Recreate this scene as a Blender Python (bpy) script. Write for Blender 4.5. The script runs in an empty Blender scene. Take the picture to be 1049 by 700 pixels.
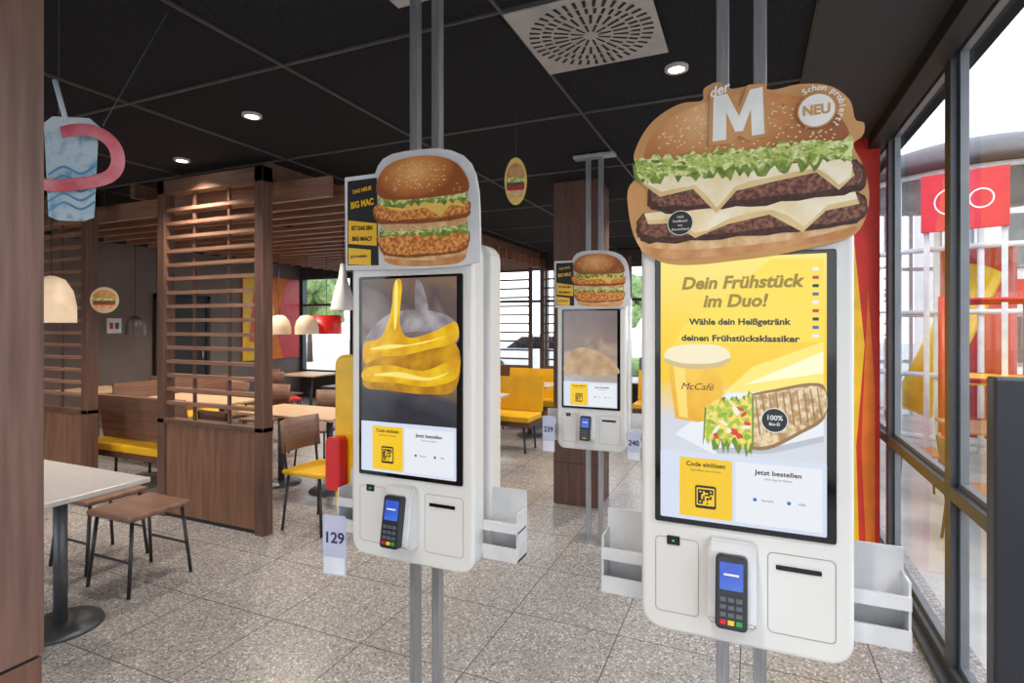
import bpy, bmesh, math, random
from mathutils import Vector, Matrix
random.seed(4)
pi=math.pi
S=bpy.context.scene
COL=S.collection

# ---------------------------------------------------------------- materials
def lin(c):
    o=[]
    for v in c[:3]:
        v=v/255.0
        o.append(v/12.92 if v<=0.04045 else ((v+0.055)/1.055)**2.4)
    return (o[0],o[1],o[2],1.0)
MC={}
def mat(name,c,rough=0.5,metal=0.0,emis=0.0,c2=None,scale=8.0,stretch=(1,1,1),bump=0.0,detail=3.0,spec=0.5,alpha=1.0,contrast=(0.35,0.65)):
    if name in MC: return MC[name]
    m=bpy.data.materials.new(name); m.use_nodes=True
    nt=m.node_tree; N=nt.nodes; L=nt.links
    b=N['Principled BSDF']
    b.inputs['Roughness'].default_value=rough
    b.inputs['Metallic'].default_value=metal
    b.inputs['Specular IOR Level'].default_value=spec
    b.inputs['Alpha'].default_value=alpha
    if c2 is None:
        c2=tuple(min(255,max(0,v*0.93)) for v in c)
    tc=N.new('ShaderNodeTexCoord'); mp=N.new('ShaderNodeMapping'); mp.inputs['Scale'].default_value=stretch
    nz=N.new('ShaderNodeTexNoise'); nz.inputs['Scale'].default_value=scale; nz.inputs['Detail'].default_value=detail
    cr=N.new('ShaderNodeValToRGB')
    cr.color_ramp.elements[0].position=contrast[0]; cr.color_ramp.elements[0].color=lin(c)
    cr.color_ramp.elements[1].position=contrast[1]; cr.color_ramp.elements[1].color=lin(c2)
    L.new(tc.outputs['Object'],mp.inputs['Vector']); L.new(mp.outputs['Vector'],nz.inputs['Vector'])
    L.new(nz.outputs['Fac'],cr.inputs['Fac']); L.new(cr.outputs['Color'],b.inputs['Base Color'])
    if emis>0:
        L.new(cr.outputs['Color'],b.inputs['Emission Color']); b.inputs['Emission Strength'].default_value=emis
    if bump>0:
        bp=N.new('ShaderNodeBump'); bp.inputs['Strength'].default_value=bump; bp.inputs['Distance'].default_value=0.01
        L.new(nz.outputs['Fac'],bp.inputs['Height']); L.new(bp.outputs['Normal'],b.inputs['Normal'])
    MC[name]=m
    return m
EXPC=0.80   # display brightness scale, balanced against the scene exposure
def ink(name,c,e=0.75,c2=None,scale=8,stretch=(1,1,1),contrast=(0.35,0.65)):
    """self-lit display ink: black base, emission only"""
    if name in MC: return MC[name]
    m=mat(name,c,rough=0.25,emis=e*EXPC,c2=c2 or c,scale=scale,stretch=stretch,contrast=contrast)
    b=m.node_tree.nodes['Principled BSDF']
    for l in list(b.inputs['Base Color'].links): m.node_tree.links.remove(l)
    b.inputs['Base Color'].default_value=(0.01,0.01,0.01,1)
    return m
def wood(name,a,b_,axis='z',sc=1.0,rough=0.45):
    st={'x':(0.6,9,9),'y':(9,0.6,9),'z':(9,9,0.6)}[axis]
    return mat(name,a,rough=rough,c2=b_,scale=4*sc,stretch=st,bump=0.05,detail=8,contrast=(0.3,0.7))
W_PANEL=wood('walnut_vertical',(84,58,50),(118,88,76),'z')
W_DARK=wood('walnut_dark',(80,53,43),(112,78,62),'z')
W_SLAT=wood('walnut_slat',(122,86,68),(154,114,90),'x')
W_BEAM=wood('walnut_beam',(90,62,50),(124,90,72),'x')
W_LOW=wood('walnut_low',(106,70,52),(140,98,74),'z')
W_TOP=wood('oak_top',(202,164,128),(218,184,148),'x',rough=0.35)
WHITE=mat('kiosk_shell',(218,217,214),rough=0.22,c2=(214,213,210),scale=2)
WHITE.node_tree.nodes['Principled BSDF'].inputs['Coat Weight'].default_value=.3
WHITE2=mat('tray_plastic',(212,213,215),rough=0.25)
BLACK=mat('black_gloss',(10,10,12),rough=0.08)
BLKM=mat('black_matte',(24,24,26),rough=0.6)
STEEL=mat('brushed_steel',(168,168,170),rough=0.35,metal=0.6,c2=(150,150,153),scale=20,stretch=(8,8,.4))
GREYM=mat('grey_metal',(92,94,98),rough=0.4,metal=0.5)
YEL=mat('yellow_vinyl',(236,180,20),rough=0.45,c2=(224,168,12),scale=5)
YELP=mat('yellow_plastic',(246,192,20),rough=0.3)
RED=mat('red_plastic',(205,28,30),rough=0.35)
TABW=mat('laminate_white',(204,198,194),rough=0.3,c2=(194,188,184),scale=30)
FRAME=mat('window_frame',(70,74,80),rough=0.4,metal=0.2)
SASH=mat('window_sash',(116,120,124),rough=0.4,metal=0.2)

def glassmat():
    m=bpy.data.materials.new('pane_glass'); m.use_nodes=True
    nt=m.node_tree; N=nt.nodes; L=nt.links; N.clear()
    o=N.new('ShaderNodeOutputMaterial'); t=N.new('ShaderNodeBsdfTransparent'); g=N.new('ShaderNodeBsdfGlossy')
    t.inputs['Color'].default_value=(0.95,0.965,0.97,1); g.inputs['Roughness'].default_value=0.01
    f=N.new('ShaderNodeLayerWeight'); f.inputs['Blend'].default_value=.5
    pw=N.new('ShaderNodeMath'); pw.operation='POWER'; pw.inputs[1].default_value=4.5; L.new(f.outputs['Facing'],pw.inputs[0])
    ma=N.new('ShaderNodeMath'); ma.operation='MULTIPLY_ADD'; ma.inputs[1].default_value=.75; ma.inputs[2].default_value=.04; L.new(pw.outputs[0],ma.inputs[0])
    mx=N.new('ShaderNodeMixShader'); L.new(ma.outputs[0],mx.inputs[0]); L.new(t.outputs[0],mx.inputs[1]); L.new(g.outputs[0],mx.inputs[2]); L.new(mx.outputs[0],o.inputs[0])
    return m
GLASS=glassmat()

def floormat():
    m=bpy.data.materials.new('terrazzo_tiles'); m.use_nodes=True
    nt=m.node_tree; N=nt.nodes; L=nt.links; b=N['Principled BSDF']
    tc=N.new('ShaderNodeTexCoord')
    v=N.new('ShaderNodeTexVoronoi'); v.inputs['Scale'].default_value=115; v.inputs['Randomness'].default_value=1
    L.new(tc.outputs['Object'],v.inputs['Vector'])
    sp=N.new('ShaderNodeSeparateColor'); L.new(v.outputs['Color'],sp.inputs[0])
    cr=N.new('ShaderNodeValToRGB'); E=cr.color_ramp; E.interpolation='CONSTANT'
    E.elements[0].position=0; E.elements[0].color=lin((142,137,134))
    E.elements[1].position=.30; E.elements[1].color=lin((162,156,152))
    for p,c in ((.62,(172,166,162)),(.84,(208,203,199)),(.94,(112,107,104))):
        e=E.elements.new(p); e.color=lin(c)
    L.new(sp.outputs[0],cr.inputs['Fac'])
    nz=N.new('ShaderNodeTexNoise'); nz.inputs['Scale'].default_value=1.3; L.new(tc.outputs['Object'],nz.inputs['Vector'])
    mx=N.new('ShaderNodeMix'); mx.data_type='RGBA'; mx.blend_type='MULTIPLY'; mx.inputs[0].default_value=.15
    L.new(cr.outputs[0],mx.inputs[6]); L.new(nz.outputs['Fac'],mx.inputs[7])
    s=N.new('ShaderNodeSeparateXYZ'); L.new(tc.outputs['Object'],s.inputs[0])
    def line(out,off):
        a=N.new('ShaderNodeMath'); a.operation='ADD'; a.inputs[1].default_value=off; L.new(out,a.inputs[0])
        d=N.new('ShaderNodeMath'); d.operation='DIVIDE'; d.inputs[1].default_value=.6; L.new(a.outputs[0],d.inputs[0])
        f=N.new('ShaderNodeMath'); f.operation='FRACT'; L.new(d.outputs[0],f.inputs[0])
        c=N.new('ShaderNodeMath'); c.operation='LESS_THAN'; c.inputs[1].default_value=.010; L.new(f.outputs[0],c.inputs[0]); return c
    a=line(s.outputs[0],30.05); c=line(s.outputs[1],30.1)
    mm=N.new('ShaderNodeMath'); mm.operation='MAXIMUM'; L.new(a.outputs[0],mm.inputs[0]); L.new(c.outputs[0],mm.inputs[1])
    m2=N.new('ShaderNodeMix'); m2.data_type='RGBA'; L.new(mm.outputs[0],m2.inputs[0]); L.new(mx.outputs[2],m2.inputs[6]); m2.inputs[7].default_value=lin((86,82,80))
    L.new(m2.outputs[2],b.inputs['Base Color']); b.inputs['Roughness'].default_value=.26
    return m
FLOOR=floormat()

# ---------------------------------------------------------------- helpers
def grp(name,loc=(0,0,0),rz=0.0):
    e=bpy.data.objects.new(name,None); e.empty_display_size=.1
    e.location=loc; e.rotation_euler=(0,0,rz); COL.objects.link(e); return e
def obj(name,me,m=None,parent=None,smooth=False):
    if m is not None: me.materials.append(m)
    if smooth:
        for p in me.polygons: p.use_smooth=True
    o=bpy.data.objects.new(name,me); COL.objects.link(o)
    if parent is not None: o.parent=parent
    return o
def frombm(name,bm,m,parent=None,smooth=False):
    me=bpy.data.meshes.new(name); bmesh.ops.recalc_face_normals(bm,faces=bm.faces[:]); bm.to_mesh(me); bm.free()
    return obj(name,me,m,parent,smooth)
def addbox(bm,x0,x1,y0,y1,z0,z1):
    v=[bm.verts.new(p) for p in ((x0,y0,z0),(x1,y0,z0),(x1,y1,z0),(x0,y1,z0),(x0,y0,z1),(x1,y0,z1),(x1,y1,z1),(x0,y1,z1))]
    for f in ((0,3,2,1),(4,5,6,7),(0,1,5,4),(1,2,6,5),(2,3,7,6),(3,0,4,7)): bm.faces.new([v[i] for i in f])
def box(name,x0,x1,y0,y1,z0,z1,m,parent=None,bev=0.0,seg=2):
    bm=bmesh.new(); addbox(bm,x0,x1,y0,y1,z0,z1)
    if bev>0: bmesh.ops.bevel(bm,geom=bm.edges[:],offset=bev,segments=seg,affect='EDGES',profile=.5)
    return frombm(name,bm,m,parent)
def boxes(name,lst,m,parent=None):
    bm=bmesh.new()
    for b in lst: addbox(bm,*b)
    return frombm(name,bm,m,parent)
def quad(name,pts,m,parent=None):
    bm=bmesh.new(); bm.faces.new([bm.verts.new(p) for p in pts]); return frombm(name,bm,m,parent)
def rod(name,p,q,r,m,parent=None,n=14,r2=None):
    p=Vector(p);q=Vector(q);d=q-p
    bm=bmesh.new(); bmesh.ops.create_cone(bm,cap_ends=True,segments=n,radius1=r,radius2=r if r2 is None else r2,depth=d.length)
    M=Matrix.Translation((p+q)/2)@d.to_track_quat('Z','Y').to_matrix().to_4x4()
    bm.transform(M); return frombm(name,bm,m,parent,smooth=(n>8))
def lathe(name,prof,m,parent=None,loc=(0,0,0),n=32):
    bm=bmesh.new(); rings=[]
    for r,z in prof:
        rings.append([bm.verts.new((loc[0]+r*math.cos(2*pi*i/n),loc[1]+r*math.sin(2*pi*i/n),loc[2]+z)) for i in range(n)])
    for a,b in zip(rings,rings[1:]):
        for i in range(n): bm.faces.new((a[i],a[(i+1)%n],b[(i+1)%n],b[i]))
    return frombm(name,bm,m,parent,True)
def spline(pts,k=5):
    out=[];n=len(pts)
    for i in range(n):
        p0,p1,p2,p3=pts[(i-1)%n],pts[i],pts[(i+1)%n],pts[(i+2)%n]
        for j in range(k):
            t=j/k
            out.append(tuple(.5*((2*p1[a])+(-p0[a]+p2[a])*t+(2*p0[a]-5*p1[a]+4*p2[a]-p3[a])*t*t+(-p0[a]+3*p1[a]-3*p2[a]+p3[a])*t**3) for a in (0,1)))
    return out
def flat(name,pts,y,m,parent,th=0.0,smooth=False):
    """flat printed shape lying in the local XZ plane at depth y (optional thickness th toward +y)"""
    if smooth: pts=spline(pts)
    ar=sum(pts[i][0]*pts[(i+1)%len(pts)][1]-pts[(i+1)%len(pts)][0]*pts[i][1] for i in range(len(pts)))
    if ar<0: pts=pts[::-1]
    bm=bmesh.new(); f=bm.faces.new([bm.verts.new((p[0],y,p[1])) for p in pts])
    bm.normal_update()
    if th>0:
        r=bmesh.ops.extrude_face_region(bm,geom=[f]); bmesh.ops.translate(bm,vec=(0,th,0),verts=[v for v in r['geom'] if isinstance(v,bmesh.types.BMVert)])
        bm.normal_update()
    bmesh.ops.triangulate(bm,faces=[f for f in bm.faces if len(f.verts)>4 or th==0],ngon_method='EAR_CLIP')
    return frombm(name,bm,m,parent)
def rrect(x0,x1,z0,z1,r,n=6):
    o=[]
    for cx,cz,a in ((x1-r,z1-r,0),(x0+r,z1-r,pi/2),(x0+r,z0+r,pi),(x1-r,z0+r,1.5*pi)):
        for i in range(n+1):
            t=a+pi/2*i/n; o.append((cx+r*math.cos(t),cz+r*math.sin(t)))
    return o
def slab(name,x0,x1,z0,z1,y0,y1,r,m,parent,bev=0.012):
    bm=bmesh.new(); pts=rrect(x0,x1,z0,z1,r,8)
    f=bm.faces.new([bm.verts.new((p[0],y0,p[1])) for p in pts])
    e=bmesh.ops.extrude_face_region(bm,geom=[f]); vs=[v for v in e['geom'] if isinstance(v,bmesh.types.BMVert)]
    bmesh.ops.translate(bm,vec=(0,y1-y0,0),verts=vs)
    if bev>0:
        ed=[e for e in bm.edges if abs(e.verts[0].co.y-e.verts[1].co.y)<1e-6]
        bmesh.ops.bevel(bm,geom=ed,offset=bev,segments=3,affect='EDGES',profile=.5)
    return frombm(name,bm,m,parent)
def ell(cx,cz,rx,rz,n=28,rot=0):
    return [(cx+rx*math.cos(2*pi*i/n)*math.cos(rot)-rz*math.sin(2*pi*i/n)*math.sin(rot),cz+rx*math.cos(2*pi*i/n)*math.sin(rot)+rz*math.sin(2*pi*i/n)*math.cos(rot)) for i in range(n)]
def text(name,s,x,z,y,size,m,parent,bold=.012,shear=0,align='CENTER',rot=0,width=None):
    c=bpy.data.curves.new(name,'FONT'); c.body=s; c.size=size; c.align_x=align; c.align_y='CENTER'; c.offset=bold*size*1.2; c.shear=shear
    c.extrude=0.0001; c.resolution_u=3
    o=bpy.data.objects.new(name,c); COL.objects.link(o); o.data.materials.append(m); o.parent=parent
    o.location=(x,y,z); o.rotation_euler=(pi/2,-rot,0)
    if width:
        bpy.context.view_layer.update()
        w=o.dimensions.x
        if w>0: o.scale.x=width/w
    return o

# artwork was measured off the photo; this rectifies a measured point to metres on the (vertical, y=Y) sign plane
def R(p,Y,ox):
    r=(p[0]-524.5)/565.0; D=Y/(.918+.397*r)
    return (D*(-.397+.918*r)-ox, 1.65-(p[1]-332)/565.0*D)

# ---------------------------------------------------------------- room shell
H=2.95; XW=.88; YN=9.6; XL=-9.4; YS=-3.0
box('floor',XL-.2,XW+.15,YS-.2,YN+.2,-.1,0,FLOOR)
CEIL=mat('ceiling_tile',(31,31,34),rough=.95,c2=(42,42,45),scale=60,bump=.4,spec=.15)
box('ceiling',XL-.2,XW+.15,YS-.2,YN+.2,H,H+.12,CEIL)
GY=mat('ceiling_gypsum',(54,54,58),rough=.8)
box('ceiling_soffit',.25,XW-.14,YS,YN,H-.02,H,GY)
GRID=mat('grid_bar',(76,74,72),rough=.5)
gl=[]
x=-.95-1.2*7
while x<.3:
    gl.append((x-.006,x+.006,YS,YN,H-.012,H)); x+=1.2
y=2.08-1.2*4
while y<YN:
    gl.append((XL,.25,y-.006,y+.006,H-.011,H)); y+=1.2
boxes('ceiling_grid',gl,GRID)
# vent
vent=grp('ceiling_vent',(-.65,2.38,H))
box('panel',-.295,.295,-.295,.295,-.022,-.012,mat('vent_panel',(172,168,165),rough=.4),vent,bev=.003)
bm=bmesh.new()
for n,r0,r1,w in ((12,.035,.09,.012),(24,.10,.165,.015),(36,.175,.215,.016),(40,.225,.272,.017)):
    for i in range(n):
        a=2*pi*i/n; ca,sa=math.cos(a),math.sin(a)
        q=[(r0,-w/2*.7),(r1,-w/2),(r1,w/2),(r0,w/2*.7)]
        bm.faces.new([bm.verts.new((p[0]*ca-p[1]*sa,p[0]*sa+p[1]*ca,-.0235)) for p in q])
frombm('slots',bm,BLKM,vent)
# west wall
WALLB=mat('wall_brown_panel',(116,101,94),rough=.6,c2=(106,92,86),scale=1.5)
box('wall_west',XL-.15,XL,YS,YN,0,H,WALLB)
boxes('trim_west',[(XL,XL+.006,yy-.005,yy+.005,0,H) for yy in (3,4.1,5.2,6.3)],BLKM)
d=grp('door_1',(XL,6.75,0))
box('leaf',0,.05,-.45,.45,0,2.1,mat('door_dark',(30,26,25),rough=.5),d,bev=.005)
boxes('frame',[(0,.07,-.52,-.45,0,2.17),(0,.07,.45,.52,0,2.17),(0,.07,-.52,.52,2.1,2.17)],BLKM,d)
rod('handle',(.08,.36,1.0),(.08,.36,1.15),.012,STEEL,d)
sg=grp('wall_notice_sign',(XL,5.6,1.62)); box('plate',0,.01,-.11,.11,-.12,.12,mat('notice_white',(230,226,222)),sg); box('picto_red',.01,.012,-.07,-.02,-.05,.05,RED,sg); box('picto_grey',.01,.012,.01,.07,-.05,.05,GREYM,sg)
# wall art
art=grp('wall_art',(XL,8.78,0))
box('canvas',0,.03,-.75,.75,.9,2.65,mat('art_orange',(238,120,24),rough=.7),art)
def yzpoly(name,pts,xx,m,parent):
    bm=bmesh.new(); bm.faces.new([bm.verts.new((xx,p[0],p[1])) for p in pts]); bm.normal_update(); bmesh.ops.triangulate(bm,faces=bm.faces[:]); return frombm(name,bm,m,parent)
yzpoly('yellow_area',[(-.75,.9),(-.2,.9),(.1,1.6),(-.1,2.65),(-.75,2.65)],.032,YELP,art)
yzpoly('red_area',[(.75,.9),(.3,.9),(.1,1.6),(.4,2.65),(.75,2.65)],.033,RED,art)
yzpoly('orange_light',[(-.6,1.3),(-.3,1.2),(-.2,2.0),(-.5,2.3)],.035,mat('art_or2',(232,90,30)),art)
# north wall with windows
NW=mat('wall_dark',(64,56,52),rough=.6)
box('wall_north',XL,XW,YN,YN+.15,0,.55,NW)
box('wall_north_head',XL,XW,YN,YN+.15,2.72,H,NW)
k=1; x=XL
while x<XW-.3:
    x1=min(x+1.47,XW)
    w=grp('window_%d'%k,(x,YN,0)); k+=1
    L_=x1-x
    boxes('frame',[(0,.07,0,.12,.55,2.72),(L_-.07,L_,0,.12,.55,2.72),(.07,L_-.07,0,.12,.55,.62),(.07,L_-.07,0,.12,2.65,2.72),(.07,L_-.07,.02,.1,2.05,2.1)],FRAME,w)
    quad('pane',[(.07,.055,.62),(L_-.07,.055,.62),(L_-.07,.055,2.65),(.07,.055,2.65)],GLASS,w)
    x=x1
# south glazing (unseen, left open behind the viewpoint to let sky light in)
box('wall_south_head',XL,XW,YS-.15,YS,2.8,H,NW)
x=XL
while x<XW-.3:
    x1=min(x+1.713,XW)
    w=grp('window_%d'%k,(x,YS-.1,0)); k+=1; L_=x1-x
    boxes('frame',[(0,.05,0,.1,0,2.8),(L_-.05,L_,0,.1,0,2.8),(.05,L_-.05,0,.1,0,.1),(.05,L_-.05,0,.1,2.75,2.8)],FRAME,w)
    quad('pane',[(.05,.045,.1),(L_-.05,.045,.1),(L_-.05,.045,2.75),(.05,.045,2.75)],GLASS,w)
    x=x1
# east glazing
ys=[YS,-1.7,-.5,.7,1.9,3.12,4.34,5.5,6.7,7.9,YN]
for a,b in zip(ys,ys[1:]):
    w=grp('window_%d'%k,(XW,a,0)); k+=1; L_=b-a
    boxes('frame',[(-.05,.015,0,.04,0,H),(-.05,.015,L_-.04,L_,0,H),(-.05,.03,.04,L_-.04,0,.09),(-.05,.03,.04,L_-.04,.85,.91),(-.05,.03,.04,L_-.04,H-.06,H)],FRAME,w)
    q=[]
    for z0,z1 in ((.09,.85),(.91,H-.06)):
        q+=[(-.02,.012,.04,.065,z0,z1),(-.02,.012,L_-.065,L_-.04,z0,z1),(-.02,.012,.065,L_-.065,z0,z0+.025),(-.02,.012,.065,L_-.065,z1-.025,z1)]
    boxes('sash',q,SASH,w)
    quad('pane',[(.005,.065,.115),(.005,L_-.065,.115),(.005,L_-.065,H-.085),(.005,.065,H-.085)],GLASS,w)
box('trim_blind_box',XW-.14,XW-.05,YS,YN,H-.1,H,BLKM)
box('trim_sill',XW-.09,XW-.05,YS,YN,0,.04,FRAME)
# near left wood-clad wall
box('wall_left',-1.9,-1.6,YS+.5,.79,.84,H,W_PANEL)
box('wall_left_base',-1.9,-1.603,YS+.5,.787,0,.83,W_DARK)
box('trim_left_joint',-1.9,-1.61,YS+.5,.78,.83,.84,BLKM)
# wood column
c=grp('wood_column',(-1.46,5.03,0)); box('cladding',-.21,.21,-.21,.21,.0,H-.0,wood('column_wood',(78,50,42),(106,72,60),'z'),c,bev=.004)
boxes('joints',[(-.2115,.2115,-.2115,.2115,.38,.386)],BLKM,c)
c=grp('wood_column',(-6.0,8.6,0)); box('cladding',-.3,.3,-.2,.2,0,H,W_PANEL,c,bev=.004)
# colour feature panel by window
fp=grp('colour_feature_panel',(.45,4.45,0))
box('board',-.38,.36,0,.08,0,H-.02,mat('panel_red',(218,50,38),rough=.6),fp)
flat('yellow_wave',[(-.38,.02),(.24,.02),(.22,.8),(.27,1.5),(.21,2.2),(.16,2.6),(.08,H-.03),(-.38,H-.03)],-.002,YELP,fp)
flat('orange_wave',[(.28,.02),(.33,.02),(.33,1.2),(.29,1.9),(.27,1.4),(.25,.8)],-.003,mat('panel_orange',(240,120,30),rough=.6),fp)

# ---------------------------------------------------------------- slat partitions + pergola
def partition(x0,x1,Y):
    p=grp('slatted_wood_partition',(x0,Y,0)); L_=x1-x0
    box('lower_panel',.03,L_-.03,.01,.07,.03,.80,W_LOW,p,bev=.004)
    boxes('plinth',[(.04,L_-.04,.015,.065,0,.03)],BLKM,p)
    box('cap_rail',0,L_,-.01,.09,.80,.84,W_DARK,p,bev=.004)
    for i,xx in enumerate((0,L_-.09)):
        box('post_%d'%i,xx,xx+.09,-.01,.09,0,2.88,W_DARK,p,bev=.004)
    z=.96; lst=[]
    while z<2.72:
        lst.append((.09,L_-.09,.01,.07,z,z+.028)); z+=.118
    boxes('slats',lst,W_SLAT,p)
    boxes('uprights',[(L_*.33-.012,L_*.33+.012,.03,.05,.84,2.8),(L_*.66-.012,L_*.66+.012,.03,.05,.84,2.8)],W_DARK,p)
    box('top_rail',.0,L_,-.01,.09,2.76,2.88,W_BEAM,p,bev=.004)
partition(-4.70,-3.465,3.16)
partition(-7.1,-5.69,3.16)
pg=grp('wood_beam_pergola',(0,0,0))
lst=[]; y=3.42
n=0
while y<YN-.15:
    ext=-3.45 if n>4 else (-3.05,-2.95,-2.85,-3.1,-3.3)[n]
    lst.append((-7.3,ext,y,y+.045,2.66,2.82)); y+=.27; n+=1
boxes('cross_beams',lst,W_SLAT,pg)
boxes('long_beams',[(-7.2,-7.13,3.3,YN-.1,2.82,H),(-5.3,-5.23,3.3,YN-.1,2.82,H),(-3.62,-3.55,3.3,YN-.1,2.82,H)],W_BEAM,pg)
for x0 in (-5.2,-3.4,-1.1):
    p=grp('slatted_window_screen',(x0,9.3,0))
    lst=[(0,1.5,.0,.05,z*.16+1.0,z*.16+1.03) for z in range(0,11)]
    boxes('slats',lst,W_BEAM,p); boxes('posts',[(-.06,0,0,.06,0,2.8),(1.5,1.56,0,.06,0,2.8)],W_DARK,p)
    box('base',0,1.5,0,.06,0,.9,W_LOW,p)

# ---------------------------------------------------------------- kiosks
qr_cells=[(i,j) for i in range(9) for j in range(9) if (random.random()<.5 and not((i<3 or i>5) and (j<3 or j>5))) or ((i<3 or i>5) and (j<3 or j>5) and not (i in(1,7) and j in (1,7)) and not (i>5 and j<3))]
def qr(parent,x0,z0,s,y,m):
    bm=bmesh.new(); c=s/9
    for i,j in qr_cells:
        v=[bm.verts.new((x0+i*c+a*c,y,z0+j*c+b*c)) for a,b in ((0,0),(1,0),(1,1),(0,1))]; bm.faces.new(v)
    frombm('qr_code',bm,m,parent)
I_W=ink('ink_white',(238,242,248),.95); I_Y=ink('ink_yellow',(250,205,30),.95); I_K=ink('ink_black',(20,18,16),.6); I_G=ink('ink_greytext',(90,95,105),.7)
I_OL=ink('ink_olive',(160,132,14),.85); I_PB=ink('ink_paleblue',(218,228,246),.95)
def kiosk_body(parent,dz):
    P=parent
    z0=.79+dz; z1=1.96+dz
    slab('front_housing',-.262,.262,z0,z1,0,.085,.06,WHITE,P,bev=.012)
    slab('rear_housing',-.262,.262,z0,z1,.145,.23,.06,WHITE,P,bev=.012)
    box('core',-.2,.2,.086,.144,z0+.06,z1-.06,WHITE2,P)
    for s in (-1,1):
        box('post_%d'%(s+1),s*.049-.017,s*.049+.017,.098,.132,0,z0+.06,STEEL,P,bev=.002)
        box('post_top_%d'%(s+1),s*.049-.017,s*.049+.017,.098,.132,z1-.06,H,STEEL,P,bev=.002)
    box('floor_plate',-.14,.14,.03,.2,0,.012,STEEL,P,bev=.003)
    box('ceiling_plate',-.16,.16,.07,.16,H-.035,H-.012,mat('plate_light',(190,190,190),rough=.4,metal=.5),P,bev=.003)
    slab('screen_bezel',-.222,.222,1.098+dz,1.838+dz,-.007,.0,.006,BLACK,P,bev=.002)
    slab('rear_screen_bezel',-.222,.222,1.098+dz,1.838+dz,.23,.237,.006,BLACK,P,bev=.002)
    SE=mat('seam',(150,150,150),rough=.6)
    def ring(name,x0,x1,a,b):
        o=rrect(x0,x1,a,b,.014); i=rrect(x0+.0022,x1-.0022,a+.0022,b-.0022,.012)
        bm=bmesh.new(); n=len(o); vo=[bm.verts.new((p[0],-.0008,p[1])) for p in o]; vi=[bm.verts.new((p[0],-.0008,p[1])) for p in i]
        for q in range(n): bm.faces.new((vo[q],vo[(q+1)%n],vi[(q+1)%n],vi[q]))
        frombm(name,bm,SE,P)
    ring('printer_door',.065,.222,.845+dz,1.055+dz)
    ring('scanner_door',-.222,-.105,.845+dz,1.055+dz)
    slab('receipt_slot',.085,.19,1.012+dz,1.024+dz,-.004,0,.003,BLACK,P,bev=.001)
    slab('scanner_window',-.19,-.155,1.035+dz,1.06+dz,-.004,0,.003,BLACK,P,bev=.001)
    box('scanner_led',-.175,-.170,-.006,-.004,1.045+dz,1.049+dz,mat('green_led',(60,180,110),emis=.5),P)
    bm=bmesh.new()
    prof=[(0,.85),(-.045,.86),(-.075,.885),(-.045,1.06),(-.02,1.075),(0,1.075)]
    a=[bm.verts.new((-.078,p[0],p[1]+dz)) for p in prof]; b=[bm.verts.new((.038,p[0],p[1]+dz)) for p in prof]
    bm.faces.new(a); bm.faces.new(b)
    for i in range(len(prof)): bm.faces.new((a[i],a[(i+1)%6],b[(i+1)%6],b[i]))
    bmesh.ops.bevel(bm,geom=bm.edges[:],offset=.006,segments=2,affect='EDGES')
    frombm('terminal_cradle',bm,WHITE2,P)
    T=grp('payment_terminal',(-.02,-.066,.965+dz)); T.parent=P; T.rotation_euler=(math.radians(-10),0,0)
    slab('casing',-.038,.038,-.09,.088,-.022,.01,.012,mat('terminal_case',(34,36,42),rough=.35),T,bev=.004)
    slab('terminal_screen',-.028,.028,.005,.072,-.0235,-.0215,.003,ink('term_blue',(30,70,200),.95,c2=(70,120,225)),T,bev=.0005)
    flat('terminal_text_bar',[(-.018,.040),(.018,.040),(.018,.045),(-.018,.045)],-.0243,I_W,T)
    KE=mat('key_grey',(90,94,104),rough=.4)
    for r in range(4):
        for q in range(3):
            kx=-.027+q*.019
            mm=KE if r<3 else (RED,YELP,mat('key_green',(40,150,70)))[q]
            box('key_%d_%d'%(r,q),kx,kx+.015,-.026,-.021,-.012-r*.018-.011,-.012-r*.018,mm,T,bev=.001)
    for s in (-1,1):
        xa,xb=(.262,.395) if s>0 else (-.395,-.262)
        b0=.83+dz
        boxes('side_tray_%d'%(s+1),[(xa,xb,.155,.162,b0,b0+.23),(xa,xb,.075,.155,b0,b0+.008),(xa,xb,.075,.155,b0+.10,b0+.106),
              (xa,xb,.070,.076,b0,b0+.05),(xa,xb,.070,.076,b0+.10,b0+.135),
              ((xb-.006) if s>0 else xa,xb if s>0 else xa+.006,.076,.155,b0,b0+.17)],WHITE2,P)
def bottom_bar(P,y,dz):
    flat('menu_bar',rrect(-.206,.2,1.115+dz,1.30+dz,.004),y,I_PB,P)
    flat('code_tile',rrect(-.155,-.02,1.125+dz,1.285+dz,.004),y-.0008,I_Y,P)
    flat('order_tile',rrect(-.012,.19,1.125+dz,1.285+dz,.004),y-.0008,I_W,P)
    text('code_label','Code einlösen',-.087,1.268+dz,y-.0016,.017,I_K,P,width=.1,bold=.02)
    text('code_label_small','App öffnen und scannen',-.087,1.252+dz,y-.0016,.008,I_K,P,bold=0)
    flat('qr_back',rrect(-.114,-.060,1.150+dz,1.212+dz,.006),y-.0014,I_K,P)
    flat('qr_screen',rrect(-.110,-.064,1.158+dz,1.206+dz,.002),y-.0018,I_Y,P)
    qr(P,-.107,1.162+dz,.040,y-.0023,I_K)
    text('order_label','Jetzt bestellen',.09,1.262+dz,y-.0016,.017,I_K,P,width=.11,bold=.02)
    text('order_label_small','ohne App fortfahren',.09,1.246+dz,y-.0016,.008,I_G,P,bold=0)
    for xx,s in ((.035,'DE'),(.115,'i')):
        flat('option_dot',ell(xx,1.19+dz,.005,.005,12),y-.0016,ink('ink_blue',(60,130,200),.8),P)
        text('option_text','Sprache' if s=='DE' else 'Hilfe',xx+.03,1.19+dz,y-.0016,.009,I_G,P,bold=0)
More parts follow.
